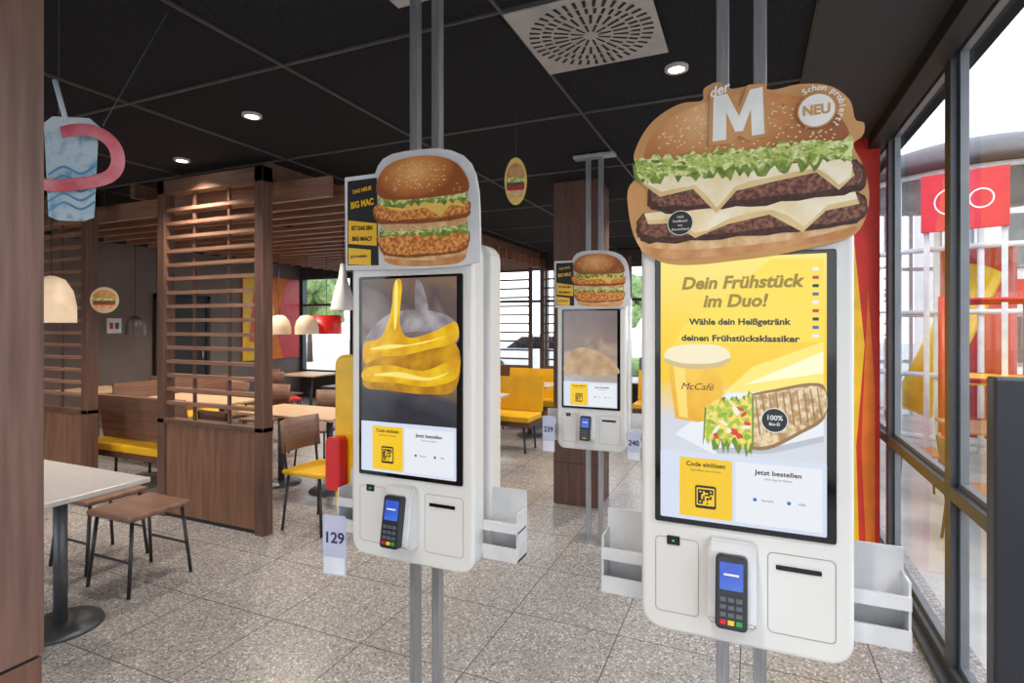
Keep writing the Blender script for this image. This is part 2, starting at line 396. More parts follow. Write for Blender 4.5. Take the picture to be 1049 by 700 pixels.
def sesame(P,pts,y,m,s=.0055):
    bm=bmesh.new()
    for (x,z) in pts:
        bm.faces.new([bm.verts.new((p[0],y,p[1])) for p in ell(x,z,s,s*.6,8,random.uniform(-.6,.6))])
    frombm('sesame_seeds',bm,m,P)
def printgrad(name,cx,cz,rx,rz,stops,noise=.12,scale=20,rough=.4):
    """printed picture tone: elliptical blend of ink colours plus grain"""
    m=bpy.data.materials.new(name); m.use_nodes=True; nt=m.node_tree; N=nt.nodes; L=nt.links; b=N['Principled BSDF']; b.inputs['Roughness'].default_value=rough
    tc=N.new('ShaderNodeTexCoord'); mp=N.new('ShaderNodeMapping'); mp.vector_type='POINT'
    mp.inputs['Location'].default_value=(-cx/rx,0,-cz/rz); mp.inputs['Scale'].default_value=(1/rx,0,1/rz)
    L.new(tc.outputs['Object'],mp.inputs[0]); ln=N.new('ShaderNodeVectorMath'); ln.operation='LENGTH'; L.new(mp.outputs[0],ln.inputs[0])
    nz=N.new('ShaderNodeTexNoise'); nz.inputs['Scale'].default_value=scale; nz.inputs['Detail'].default_value=6; L.new(tc.outputs['Object'],nz.inputs[0])
    q=N.new('ShaderNodeMath'); q.operation='MULTIPLY_ADD'; q.inputs[1].default_value=noise*2; L.new(nz.outputs['Fac'],q.inputs[0]); L.new(ln.outputs['Value'],q.inputs[2])
    q2=N.new('ShaderNodeMath'); q2.operation='SUBTRACT'; q2.inputs[1].default_value=noise; L.new(q.outputs[0],q2.inputs[0])
    cr=N.new('ShaderNodeValToRGB'); E=cr.color_ramp
    E.elements[0].position=stops[0][0]; E.elements[0].color=lin(stops[0][1]); E.elements[1].position=stops[-1][0]; E.elements[1].color=lin(stops[-1][1])
    for p,c in stops[1:-1]:
        x_=E.elements.new(p); x_.color=lin(c)
    L.new(q2.outputs[0],cr.inputs[0]); L.new(cr.outputs[0],b.inputs['Base Color']); return m
BUN=mat('print_bun',(192,128,74),rough=.5,c2=(220,168,114),scale=14); BUNE=mat('print_bun_edge',(230,196,148),rough=.5,c2=(204,152,96),scale=30,detail=8)
MEAT=mat('print_meat',(80,42,32),rough=.5,c2=(150,96,74),scale=90,detail=10,contrast=(.4,.62)); CHS=mat('print_cheese',(238,216,164),rough=.4,c2=(250,240,214),scale=12)
LET=mat('print_lettuce',(134,160,56),rough=.6,c2=(226,230,160),scale=60,detail=8,contrast=(.42,.58)); KRAFT=mat('print_kraft',(208,154,96),rough=.6)
SEED=mat('print_seed',(246,226,180)); PW=mat('print_white',(244,242,238),rough=.5); PK=mat('print_black',(26,24,26),rough=.5)
CRSP=mat('print_crispy',(180,92,32),rough=.5,c2=(238,168,88),scale=80,detail=12,contrast=(.4,.6)); SIL=mat('print_silver',(220,220,222),rough=.4)
LETD=mat('print_lettuce_dark',(88,114,40),rough=.6,c2=(140,160,70),scale=50)
MEATD=mat('print_meat_dark',(52,28,20),rough=.6,c2=(80,44,32),scale=80)
CRD=mat('print_crispy_dark',(120,58,22),rough=.6,c2=(160,88,36),scale=80)
CHSD=mat('print_cheese_fold',(218,184,122),rough=.5,c2=(232,206,150),scale=10)
LET2=mat('print_lettuce2',(238,238,180),c2=(176,194,88),scale=70,contrast=(.4,.6),detail=8)
def ruffle(p_top,p_bot,amp,n=40,seed=1,sag=0):
    rr=random.Random(seed); o=[]
    for i in range(n+1):
        t=i/n; o.append((p_top[0][0]*(1-t)+p_top[1][0]*t, p_top[0][1]*(1-t)+p_top[1][1]*t+rr.uniform(-amp,amp)+sag*math.sin(pi*t)))
    for i in range(n,-1,-1):
        t=i/n; o.append((p_bot[0][0]*(1-t)+p_bot[1][0]*t, p_bot[0][1]*(1-t)+p_bot[1][1]*t+rr.uniform(-amp,amp)*1.6+sag*math.sin(pi*t)))
    return o
def leaves(fn,x0,x1,yf,n,seed,size,y0,mats):
    """curly leaf fragments printed over a lettuce band"""
    rr=random.Random(seed)
    for mi,m in enumerate(mats):
        bm=bmesh.new()
        for i in range(n):
            cx=rr.uniform(x0,x1); cy=yf(cx)+rr.uniform(-size*1.3,size*1.5); a=rr.uniform(0,pi); q=[]
            for j in range(11):
                t=2*pi*j/11; r_=size*(.75+.35*math.sin(3*t+i)+rr.uniform(-.12,.12)); q.append(fn((cx+r_*1.5*math.cos(t+a),cy+r_*.75*math.sin(t+a))))
            bm.faces.new([bm.verts.new((p[0],y0-mi*.00025-i*.000004,p[1])) for p in q])
        bm.normal_update(); bmesh.ops.triangulate(bm,faces=bm.faces[:],ngon_method='EAR_CLIP')
        frombm('leaf_fragments',bm,m,fn.parent)
# ---- right kiosk
OX1=-.025; Y1=1.59
K1=grp('self_order_kiosk',(OX1,Y1,0)); kiosk_body(K1,0.0)
def a1(name,pts,lay,m,smooth=False,th=0.0):
    y=-.020-lay*.0006
    return flat(name,[R(p,Y1-.02,OX1) for p in pts],y,m,K1,th=th,smooth=smooth)
out1=[(652,248),(645,225),(643,195),(654,178),(649,160),(660,135),(676,118),(698,106),(719,103),(721,91),(736,84),(750,91),(775,86),(790,92),(820,86),(850,88),(870,102),(876,122),(885,126),(884,138),(874,148),(884,170),(890,195),(888,218),(878,238),(856,248),(825,255),(790,262),(750,267),(712,271),(684,270),(664,262)]
a1('topper_board',out1,0,KRAFT,True,th=.010)
cb=R((752,118),Y1-.02,OX1)
BUN1=printgrad('print_bun_top_large',cb[0]-.05,cb[1]+.0,.29,.16,[(0,(236,194,144)),(.3,(220,162,106)),(.65,(194,126,72)),(1,(156,92,48))],.14,26)
a1('topper_bun',[(660,166),(665,142),(680,125),(703,112),(732,102),(765,96),(800,96),(833,103),(856,116),(869,134),(868,156),(830,160),(770,166),(715,172),(676,174)],1,BUN1,True)
a1('topper_bun_low',[(652,246),(664,234),(720,236),(790,230),(868,218),(882,222),(872,238),(842,247),(790,254),(740,261),(695,265),(664,260)],1,BUNE,True)
a1('topper_bun_low_crust',[(658,254),(700,256),(760,252),(830,243),(876,232),(868,242),(842,248),(790,255),(740,262),(695,266),(666,262)],2,BUN,True)
def wob(pts,amp,seed,k=4):
    rr=random.Random(seed); return [(p[0]+rr.uniform(-amp,amp)*.6,p[1]+rr.uniform(-amp,amp)) for p in spline(pts,k)]
a1('topper_meat_2_dark',wob([(652,236),(660,220),(720,214),(800,206),(870,198),(887,204),(885,222),(862,232),(800,239),(740,245),(680,249),(657,247)],1.6,1),2.5,MEATD)
a1('topper_meat_2',wob([(655,231),(664,219),(720,215),(800,208),(870,200),(885,205),(883,219),(860,227),(800,233),(740,239),(680,243),(660,241)],1.4,2),3,MEAT)
a1('topper_cheese_2_fold',[(660,220),(720,213),(800,205),(876,198),(880,209),(846,216),(822,238),(788,220),(745,230),(712,244),(688,229),(664,230)],4,CHSD)
a1('topper_cheese_2',[(660,219),(720,212),(800,204),(876,197),(878,204),(848,210),(835,222),(823,233),(808,222),(790,215),(765,219),(745,225),(725,236),(712,239),(700,231),(690,224),(664,226)],5,CHS)
a1('topper_meat_1_dark',wob([(664,204),(672,187),(740,181),(800,175),(862,163),(883,170),(886,190),(864,199),(800,208),(740,214),(690,218),(668,215)],1.6,3),5.5,MEATD)
a1('topper_meat_1',wob([(668,200),(678,187),(740,181),(800,175),(862,165),(880,171),(882,186),(862,193),(800,201),(740,207),(690,211),(672,209)],1.4,4),6,MEAT)
a1('topper_cheese_1_fold',[(654,186),(700,180),(760,176),(830,168),(868,162),(875,180),(859,195),(836,177),(790,187),(754,196),(734,219),(710,194),(676,202)],7,CHSD)
a1('topper_cheese_1',[(655,185),(700,178),(760,174),(830,166),(868,160),(873,170),(871,182),(859,190),(848,180),(836,173),(812,177),(790,182),(768,186),(752,192),(742,205),(734,213),(724,201),(712,190),(695,193),(678,197)],8,CHS)
a1('topper_lettuce_dark',ruffle([(648,170),(872,146)],[(650,190),(874,166)],4.5,50,13),8.6,LETD)
a1('topper_lettuce',ruffle([(650,164),(874,140)],[(652,184),(872,160)],4.0,56,3),9.0,LET)
def f1(p): return R(p,Y1-.02,OX1)
f1.parent=K1
leaves(f1,656,868,lambda x:174-(x-650)*.107,42,5,4.2,-.020-9.2*.0006,(LETD,LET2,LET,mat('print_lettuce3',(204,214,120),c2=(160,186,74),scale=80)))
rr=random.Random(8); sp=[]
for i in range(170):
    a=rr.uniform(0,pi); q=rr.random()**.5
    sp.append(R((766+94*q*math.cos(a),152-50*q*math.sin(a)),Y1-.02,OX1))
sesame(K1,sp,-.020-2*.0006,SEED,.0032)
mpts=[(730,146),(731,100),(745,97),(757,120),(768,93),(781,90),(783,138),(770,140),(769,113),(761,135),(753,136),(744,116),(744,144)]
a1('topper_letter_outline',[(726,150),(727,96),(747,92),(757,110),(766,88),(785,86),(787,141),(766,145),(757,140),(748,148)],11.4,KRAFT)
a1('topper_letter',mpts,12,PW)
p=R((736,94),Y1-.02,OX1); text('topper_text_der','der',p[0],p[1],-.0280,.036,PW,K1,shear=.3,rot=.25,bold=.02)
cx,cz=R((836,114),Y1-.02,OX1)
flat('topper_badge_edge',ell(cx,cz,.044,.044),-.0270,KRAFT,K1)
flat('topper_badge',ell(cx,cz,.040,.040),-.0275,PW,K1); text('topper_badge_text','NEU',cx,cz,-.0285,.034,KRAFT,K1,bold=.03,width=.06)
s='Schon probiert?'
for i,ch in enumerate(s):
    a=math.radians(118-i*11.5); text('arc_letter',ch,cx+.056*math.cos(a),cz+.056*math.sin(a),-.0275,.021,PW,K1,rot=a-pi/2,bold=.02)
cx,cz=R((697,229),Y1-.02,OX1); flat('topper_stamp_ring',ell(cx,cz,.034,.034),-.0275,PW,K1); flat('topper_stamp',ell(cx,cz,.032,.032),-.0280,PK,K1)
for i,t in enumerate(('100%','Rindfleisch','aus','Deutschland')): text('stamp_text',t,cx,cz+.016-.011*i,-.0286,.009,PW,K1,bold=0)
box('topper_bracket',-.15,.15,-.009,.14,1.95,1.962,WHITE2,K1)
def scrmat(name,stops,z0,z1,e=.85,wave=0.0,wscale=4,dirx=0.0):
    m=bpy.data.materials.new(name); m.use_nodes=True; nt=m.node_tree; N=nt.nodes; L=nt.links; b=N['Principled BSDF']
    b.inputs['Base Color'].default_value=(.01,.01,.01,1); b.inputs['Roughness'].default_value=.2
    tc=N.new('ShaderNodeTexCoord'); s_=N.new('ShaderNodeSeparateXYZ'); L.new(tc.outputs['Object'],s_.inputs[0])
    mr=N.new('ShaderNodeMapRange'); mr.inputs[1].default_value=z0; mr.inputs[2].default_value=z1; L.new(s_.outputs[2],mr.inputs[0])
    val=mr.outputs[0]
    if dirx:
        q=N.new('ShaderNodeMath'); q.operation='MULTIPLY_ADD'; q.inputs[1].default_value=dirx; L.new(s_.outputs[0],q.inputs[0]); L.new(val,q.inputs[2]); val=q.outputs[0]
    if wave:
        nz=N.new('ShaderNodeTexNoise'); nz.inputs['Scale'].default_value=wscale; nz.inputs['Detail'].default_value=1.5; nz.inputs['Distortion'].default_value=1.5; L.new(tc.outputs['Object'],nz.inputs[0])
        q=N.new('ShaderNodeMath'); q.operation='MULTIPLY_ADD'; q.inputs[1].default_value=wave; L.new(nz.outputs['Fac'],q.inputs[0]); L.new(val,q.inputs[2])
        q2=N.new('ShaderNodeMath'); q2.operation='SUBTRACT'; q2.inputs[1].default_value=wave*.5; L.new(q.outputs[0],q2.inputs[0]); val=q2.outputs[0]
    cr=N.new('ShaderNodeValToRGB'); E=cr.color_ramp
    E.elements[0].position=stops[0][0]; E.elements[0].color=lin(stops[0][1]); E.elements[1].position=stops[-1][0]; E.elements[1].color=lin(stops[-1][1])
    for p,c in stops[1:-1]:
        x_=E.elements.new(p); x_.color=lin(c)
    L.new(val,cr.inputs[0]); L.new(cr.outputs[0],b.inputs['Emission Color']); b.inputs['Emission Strength'].default_value=e*EXPC
    return m
SY=-.0085
flat('display',rrect(-.206,.2,1.115,1.828,.002),SY,scrmat('screen_breakfast',[(0,(226,230,240)),(.38,(214,218,228)),(.46,(236,216,160)),(.55,(252,206,20)),(.75,(252,214,40)),(1,(250,232,120))],1.115,1.828,e=.95,wave=.12),K1)
def s1(name,pts,lay,m,smooth=False): return flat(name,[R(p,Y1,OX1) for p in pts],SY-lay*.0006,m,K1,smooth=smooth)
def t1(name,s,px,py,size,m,lay=6,**k):
    p=R((px,py),Y1,OX1); return text(name,s,p[0],p[1],SY-lay*.0006,size,m,K1,**k)
s1('sunburst_pale',[(843,350),(843,266),(790,266),(700,335),(690,352)],.6,ink('ink_glow0',(253,224,70),.95))
s1('sunburst',[(843,350),(843,400),(742,402),(770,376)],1,ink('ink_glow',(255,236,120),.95))
s1('sunburst_2',[(843,360),(843,382),(762,394)],2,ink('ink_glow2',(255,250,205),1.0))
t1('screen_title','Dein Frühstück',757,290,.046,I_OL,shear=.2,width=.30,bold=.03)
t1('screen_title_2','im Duo!',752,309,.046,I_OL,shear=.2,width=.16,bold=.03)
t1('screen_sub','Wähle dein Heißgetränk',756,330,.023,I_K,width=.25,bold=.03)
t1('screen_sub_2','deinen Frühstücksklassiker',756,347,.023,I_K,width=.29,bold=.03)
s1('paper',[(692,444),(745,402),(843,400),(843,452),(790,464),(730,464)],3,I_W)
s1('paper_fold',[(735,464),(790,464),(843,452),(843,446),(788,458),(730,458)],3.4,ink('ink_fold',(200,206,220),.85))
s1('cup',[(684,366),(745,366),(737,428),(715,432),(692,428)],4,ink('ink_cup',(236,170,16),.95,c2=(252,206,60),scale=12))
s1('cup_shine',[(690,372),(702,374),(705,428),(696,426)],4.5,ink('ink_cupshine',(254,224,110),.95))
s1('cup_lid',[(682,368),(684,358),(700,353),(730,353),(745,358),(747,368),(730,374),(700,374)],5,ink('ink_lid',(250,238,200),.95),True)
s1('cup_lid_rim',[(682,367),(700,372),(730,372),(747,367),(747,371),(730,377),(700,377),(682,371)],5.5,ink('ink_lid2',(224,200,140),.85),True)
t1('cup_text','McCafé',714,396,.026,I_K,shear=.3,width=.085,bold=0)
s1('wrap_roll_edge',[(750,427),(760,407),(800,397),(832,392),(845,398),(844,428),(820,444),(786,460),(762,455)],4.4,ink('ink_tort_edge',(160,122,76),.85),True)
s1('wrap_roll',[(752,425),(762,408),(800,400),(832,395),(845,402),(844,424),(820,440),(786,456),(764,452)],5,ink('ink_tortilla',(238,216,172),.95,c2=(182,142,92),scale=60,contrast=(.42,.62)),True)
for i in range(11):
    xx=766+i*7; s1('grill_mark',[(xx,406-i*.9),(xx+1.2,406-i*.9),(xx+6,446-i*1.8),(xx+4.6,447-i*1.8)],5.3,ink('ink_grill',(160,118,74),.85))
s1('wrap_filling_dark',ruffle([(722,416),(772,402)],[(720,452),(772,462)],5,20,17),5.6,ink('ink_fill0',(120,150,40),.85))
s1('wrap_filling',ruffle([(724,418),(770,404)],[(722,448),(770,458)],5,24,7),6,ink('ink_fill',(170,196,50),.95,c2=(248,224,110),scale=70,contrast=(.45,.55)))
rt=random.Random(5)
for i in range(26):
    px=rt.uniform(728,766); py=rt.uniform(412,452); s1('filling_bit_%d'%i,ell(px,py,rt.uniform(2.5,6),rt.uniform(1.6,3.4),9,rt.uniform(-1,1)),6.3+i*.04,(ink('ink_tomato',(222,60,32),.95),ink('ink_egg',(252,226,110),.95),ink('ink_leaf',(140,184,44),.95),ink('ink_egg_white',(250,244,226),.95))[i%4])
cx,cz=R((793,430),Y1,OX1); flat('screen_badge_ring',ell(cx,cz,.032,.032),SY-.0056,I_W,K1); flat('screen_badge',ell(cx,cz,.030,.030),SY-.006,I_K,K1); text('screen_badge_text','100%',cx,cz+.006,SY-.0066,.018,I_W,K1); text('screen_badge_text2','Bio-Ei',cx,cz-.010,SY-.0066,.011,I_W,K1)
bottom_bar(K1,SY-.003,0)
for i in range(9):
    p=R((835,276+i*8.5),Y1,OX1); flat('flag_%d'%i,rrect(p[0]-.007,p[0]+.007,p[1]-.004,p[1]+.004,.001),SY-.001,(I_W,ink('ink_red',(200,50,50),.8),I_K,ink('ink_blue2',(70,110,180),.8))[i%4],K1)

# ---- small topper (left & far kiosks)
OX2=-1.137; Y2=1.69
cb2=R((430,176),Y2-.02,OX2)
def small_topper(P,dz):
    BUN2=printgrad('print_bun_top_small',cb2[0]-.02,cb2[1]+dz,.17,.095,[(0,(238,182,120)),(.4,(220,150,82)),(.8,(186,108,52)),(1,(150,82,36))],.12,28)
    def a(name,pts,lay,m,smooth=False,th=0):
        q=[R(p,Y2-.02,OX2) for p in pts]; q=[(x,z+dz) for x,z in q]
        return flat(name,q,-.020-lay*.0007,m,P,smooth=smooth,th=th)
    def tt(s,px,py,size,m,lay,**k):
        p=R((px,py),Y2-.02,OX2); text('topper_text',s,p[0],p[1]+dz,-.020-lay*.0007,size,m,P,**k)
    corner=[(354,277),(353,182),(384,178),(387,170),(392,163),(401,158),(414,155),(431,153),(448,152),(462,154),(474,159),(482,167),(487,179),(490,196),(491,215),(492,268),(470,273),(420,276)]
    a('topper_board',corner,0,SIL,False,th=.010)
    a('topper_dark',[(356,272),(356,186),(386,182),(388,272)],1,PK)
    a('topper_yellow',[(357,226),(386,229),(386,252),(357,250)],2,YELP)
    a('topper_yellow_2',[(357,254),(380,256),(380,272),(357,271)],2,YELP)
    tt('DAS NEUE',371,195,.020,YELP,3,rot=.1,width=.085,bold=.02); tt('BIG MAC',371,209,.034,YELP,3,rot=.08,width=.105,bold=.03)
    tt('IST DAS EIN',371,234,.022,PK,4,rot=-.05,width=.095,bold=.03); tt('BIG MAC?',371,245,.022,PK,4,rot=-.05,width=.09,bold=.03); tt('JETZT PROBIEREN',368,263,.012,PK,4,width=.075,bold=.02)
    a('bun_bottom',[(393,262),(392,254),(440,256),(474,250),(478,260),(468,270),(430,273),(400,271)],2,BUNE,True)
    a('bun_bottom_crust',[(396,265),(440,267),(476,260),(468,270),(430,273),(402,271)],2.5,BUN,True)
    a('patty_2_dark',wob([(388,252),(391,240),(440,240),(477,236),(481,246),(474,257),(440,263),(399,263)],.8,6),2.8,CRD)
    a('patty_2',wob([(389,250),(392,240),(440,240),(476,236),(480,244),(474,254),(440,260),(400,260)],.8,7),3.3,CRSP)
    a('lettuce_2_dark',ruffle([(389,236),(479,228)],[(389,244),(479,238)],2.4,24,19),4,LETD)
    a('lettuce_2',ruffle([(390,233),(478,225)],[(390,241),(478,235)],2.2,26,9),4.6,LET)
    a('bun_mid',[(390,232),(391,222),(435,222),(474,218),(479,224),(474,230),(440,235),(400,237)],5.2,BUNE,True)
    a('patty_1_dark',wob([(385,224),(387,210),(430,208),(477,205),(482,213),(477,223),(440,228),(395,230)],.8,8),5.7,CRD)
    a('patty_1',wob([(386,221),(388,210),(430,208),(476,205),(481,212),(476,219),(440,224),(396,226)],.8,9),6.2,CRSP)
    a('cheese',[(392,212),(470,204),(478,212),(462,210),(452,222),(436,213),(410,217)],7,mat('print_cheese_y',(246,206,96)))
    a('lettuce_1_dark',ruffle([(388,204),(479,198)],[(388,212),(479,206)],2.4,24,21),7.6,LETD)
    a('lettuce_1',ruffle([(389,201),(478,195)],[(389,209),(478,203)],2.2,26,11),8.2,LET)
    def f2(p):
        q=R(p,Y2-.02,OX2); return (q[0],q[1]+dz)
    f2.parent=P
    leaves(f2,392,476,lambda x:206-(x-390)*.07,16,15,2.3,-.020-8.4*.0007,(LETD,LET2,LET))
    leaves(f2,392,476,lambda x:238-(x-390)*.07,16,16,2.0,-.020-4.8*.0007,(LETD,LET2,LET))
    a('bun_top',[(387,198),(388,184),(398,170),(418,162),(444,160),(466,166),(478,180),(481,194),(470,199),(430,204),(398,205)],9.6,BUN2,True)
    r_=random.Random(3); q=[]
    for i in range(80):
        an=r_.uniform(0,pi); k=r_.random()**.5
        p=R((434+41*k*math.cos(an),196-31*k*math.sin(an)),Y2-.02,OX2); q.append((p[0],p[1]+dz))
    sesame(P,q,-.020-10.4*.0007,SEED,.0033)
    box('topper_bracket',-.15,.15,-.009,.14,1.95+dz,1.962+dz,WHITE2,P)
K2=grp('self_order_kiosk',(OX2,Y2,0)); kiosk_body(K2,-.012); small_topper(K2,0)
flat('display',rrect(-.206,.2,1.103,1.816,.002),SY,scrmat('screen_swirl',[(0,(60,60,70)),(.26,(48,50,58)),(.36,(70,70,80)),(.44,(120,100,70)),(.52,(140,124,116)),(.64,(118,100,96)),(.75,(140,126,126)),(.86,(96,82,80)),(1,(128,104,88))],1.103,1.816,e=.85,wave=.45,wscale=4,dirx=.35),K2)
def s2(name,pts,lay,m,smooth=True): return flat(name,[R(p,Y2,OX2) for p in pts],SY-lay*.0005,m,K2,smooth=smooth)
SWD=ink('ink_sw_dark',(170,112,8),.85,c2=(222,166,20),scale=14); SWM=ink('ink_sw',(250,204,20),.92,c2=(222,160,10),scale=14); SWH=ink('ink_sw2',(255,236,120),.95); SWG=ink('ink_sw3',(190,182,186),.8,c2=(136,124,128),scale=14)
s2('glass_bowl',[(376,346),(400,322),(440,318),(468,330),(468,352),(440,340),(404,344),(376,362)],.4,SWG)
s2('swirl_dark',[(375,376),(390,356),(420,350),(468,352),(468,398),(440,404),(400,400),(375,396)],.8,SWD)
s2('swirl_yellow',[(375,352),(392,345),(402,318),(405,290),(413,290),(411,330),(420,346),(445,340),(468,330),(468,350),(440,358),(415,364),(390,366),(375,372)],1.2,SWM)
s2('swirl_lower',[(375,378),(400,374),(435,380),(468,368),(468,388),(440,396),(405,392),(375,390)],1.6,SWM)
s2('swirl_hi',[(380,358),(400,353),(430,353),(462,343),(440,350),(405,357)],2,SWH)
s2('swirl_hi2',[(384,384),(410,381),(440,387),(462,381),(440,390),(405,386)],2,SWH)
s2('stream_hi',[(406,292),(409,292),(408,330),(405,335)],2.2,SWH)
s2('glass_edge',[(427,290),(433,290),(440,316),(432,328),(427,318)],1.5,SWG)
bottom_bar(K2,SY-.003,-.012)
K3=grp('self_order_kiosk',(-1.09,3.99,0)); kiosk_body(K3,-.08); small_topper(K3,-.08)
flat('display',rrect(-.206,.2,1.035,1.748,.002),SY,scrmat('screen_food',[(0,(230,230,236)),(.3,(180,170,166)),(.5,(196,172,150)),(.65,(150,130,120)),(1,(120,110,114))],1.035,1.748,e=.85,wave=.5,wscale=3),K3)
flat('food_blob',[(-.18,1.38),(-.1,1.47),(.05,1.45),(.18,1.36),(.19,1.28),(-.18,1.28)],SY-.0006,ink('ink_bunblur',(216,186,150),.85,c2=(180,142,104)),K3,smooth=True)
bottom_bar(K3,SY-.003,-.08)
# yellow / red tag dispenser fixed to the side of K2
slab('dispenser_yellow_back',-.49,-.27,.84,1.52,.165,.20,.05,YELP,K2,bev=.01)
slab('dispenser_red_cup',-.485,-.41,.96,1.18,.10,.16,.02,RED,K2,bev=.01)
LAV=mat('tag_lavender',(196,200,226),rough=.4); NAV=mat('tag_navy',(40,44,80),rough=.5)
def tag(num,x,y,z,w,h,rz):
    g=grp('table_number_tag',(x,y,z),rz)
    flat('card',rrect(-w/2,w/2,-h/2,h/2,.008),0,LAV,g,th=.004)
    flat('card_white',rrect(-w/2+.006,w/2-.006,-h/2+.006,-h/2+h*.3,.004),-.001,mat('tag_white',(230,232,240)),g)
    text('digits',num,0,h*.12,-.002,w*.58,NAV,g,bold=.02,width=w*.78)
    box('clip',-w*.1,w*.5,.004,.03,h*.3,h*.42,WHITE2,g)
    return g
tag('129',-1.535,1.75,.76,.105,.24,.15)
tag('239',-1.40,3.93,.82,.095,.27,0)
tag('240',-.76,3.93,.78,.095,.2,0)

st=grp('black_display_stand',(.50,1.56,0))
box('panel',0,.26,0,.05,.02,1.53,mat('stand_black',(34,36,42),rough=.35),st,bev=.006)
box('base',-.0,.26,-.08,.13,0,.02,BLKM,st,bev=.004)

# ---------------------------------------------------------------- hanging things
def hang_burger(x,y,z,rx,rz_,rot,edge):
    g=grp('hanging_burger_sign',(x,y,z),rot)
    flat('disc',ell(0,0,rx,rz_),0,edge,g,th=.005)
    s=rx/.11; t=rz_/.11
    flat('bun',[(x_*s,z_*t) for x_,z_ in ((-.085,.02),(-.07,.06),(0,.085),(.07,.06),(.085,.02),(0,.01))],-.002,BUN,g,smooth=True)
    flat('green',[(x_*s,z_*t) for x_,z_ in ((-.09,.015),(0,.02),(.09,.015),(.09,-.005),(-.09,-.005))],-.003,LET,g)
    flat('patty',[(x_*s,z_*t) for x_,z_ in ((-.085,-.005),(.085,-.005),(.085,-.035),(-.085,-.035))],-.0035,MEAT,g)
    flat('tomato',[(x_*s,z_*t) for x_,z_ in ((-.08,-.03),(.08,-.03),(.08,-.042),(-.08,-.042))],-.0037,RED,g)
    flat('bun_b',[(x_*s,z_*t) for x_,z_ in ((-.08,-.04),(.08,-.04),(.055,-.075),(-.055,-.075))],-.003,BUNE,g)
    rod('string',(0,.002,rz_*.98),(0,.002,H-z),.0015,GREYM,g,n=6)
hang_burger(-5.22,3.03,1.86,.12,.115,.5,mat('disc_white',(226,200,160)))
hang_burger(-1.36,3.2,2.55,.072,.15,.2,mat('disc_yellow',(240,206,110)))
sh=grp('hanging_milkshake_sign',(-2.44,1.30,2.26),.55)
BLUE=mat('shake_blue',(206,226,238),rough=.5,c2=(120,180,216),scale=22,contrast=(.5,.7)); PINK=mat('ribbon_pink',(222,84,104),rough=.45,c2=(238,150,158))
flat('cup_body',[(-.10,.14),(.09,.14),(.075,-.19),(.04,-.205),(-.05,-.205),(-.085,-.19)],0,BLUE,sh,th=.006)
flat('cup_lid',[(-.11,.14),(-.11,.165),(-.07,.2),(.06,.2),(.10,.165),(.10,.14)],-.001,mat('lid_pale',(226,238,246)),sh,th=.006)
rod('straw',(-.02,-.004,.18),(-.06,-.004,.34),.009,mat('straw_blue',(214,226,236)),sh)
SBL=mat('shake_stroke',(70,150,200),c2=(110,180,220))
for i in range(5):
    z=-.17+i*.035; flat('stroke_%d'%i,[(-.08,z),(-.03,z+.03),(.03,z+.005),(.078,z+.035),(.078,z+.045),(.03,z+.015),(-.03,z+.04),(-.08,z+.01)],-.002,SBL,sh,smooth=True)
cu=bpy.data.curves.new('ribbon','CURVE'); cu.dimensions='3D'; spn=cu.splines.new('NURBS')
pp=[(-.02,-.03,.13),(.06,-.05,.15),(.15,-.04,.13),(.18,-.01,.05),(.14,.02,-.03),(.05,-.04,-.07),(-.06,-.06,-.09),(-.12,-.02,-.06)]
spn.points.add(len(pp)-1)
for i,p in enumerate(pp): spn.points[i].co=(*p,1)
spn.use_endpoint_u=True; spn.order_u=4; cu.extrude=.020; cu.bevel_depth=.003
ro=bpy.data.objects.new('ribbon',cu); cu.materials.append(PINK); COL.objects.link(ro); ro.parent=sh
rod('string_1',(.13,-.04,.16),(.30,.10,H-2.26),.002,GREYM,sh,n=6); rod('string_2',(-.05,.003,.2),(-.05,.003,H-2.26),.002,GREYM,sh,n=6)

def pendant(x,y,zb,r,h,m,kind='dome'):
    g=grp('pendant_lamp',(x,y,0))
    if kind=='dome': prof=[(r,0),(r*1.0,h*.35),(r*.86,h*.68),(r*.55,h*.92),(r*.15,h),(.01,h)]
    elif kind=='drum': prof=[(r,0),(r*.98,h),(.02,h)]
    else: prof=[(r,0),(r*.8,h*.3),(r*.35,h*.7),(r*.2,h),(.01,h)]
    lathe('shade',[(a,b+zb) for a,b in prof],m,g)
    rod('cord',(0,0,zb+h),(0,0,H),.004,BLKM,g,n=6); lathe('rose',[(.05,H-.03),(.05,H)],BLKM,g)
    bm=bmesh.new(); bmesh.ops.create_uvsphere(bm,u_segments=12,v_segments=8,radius=.035); bmesh.ops.translate(bm,vec=(0,0,zb+h*.4),verts=bm.verts[:])
    frombm('bulb',bm,mat('bulb_warm',(255,220,170),emis=3),g,True)
LC=mat('shade_cream',(226,200,170),rough=.5,emis=.2); LR=mat('shade_red',(210,36,30),rough=.4,emis=.15); LW=mat('shade_white',(200,198,198),rough=.4,emis=.0)
pendant(-5.20,2.62,1.66,.165,.38,LC)
pendant(-6.28,6.0,1.50,.165,.28,LC); pendant(-5.9,6.15,1.50,.165,.28,LC); pendant(-5.85,6.5,1.50,.22,.28,LR,'drum')
pendant(-4.05,4.75,1.80,.13,.5,LW,'cone')
pendant(-7.6,4.8,1.50,.12,.26,mat('shade_dark',(70,62,60),rough=.4))

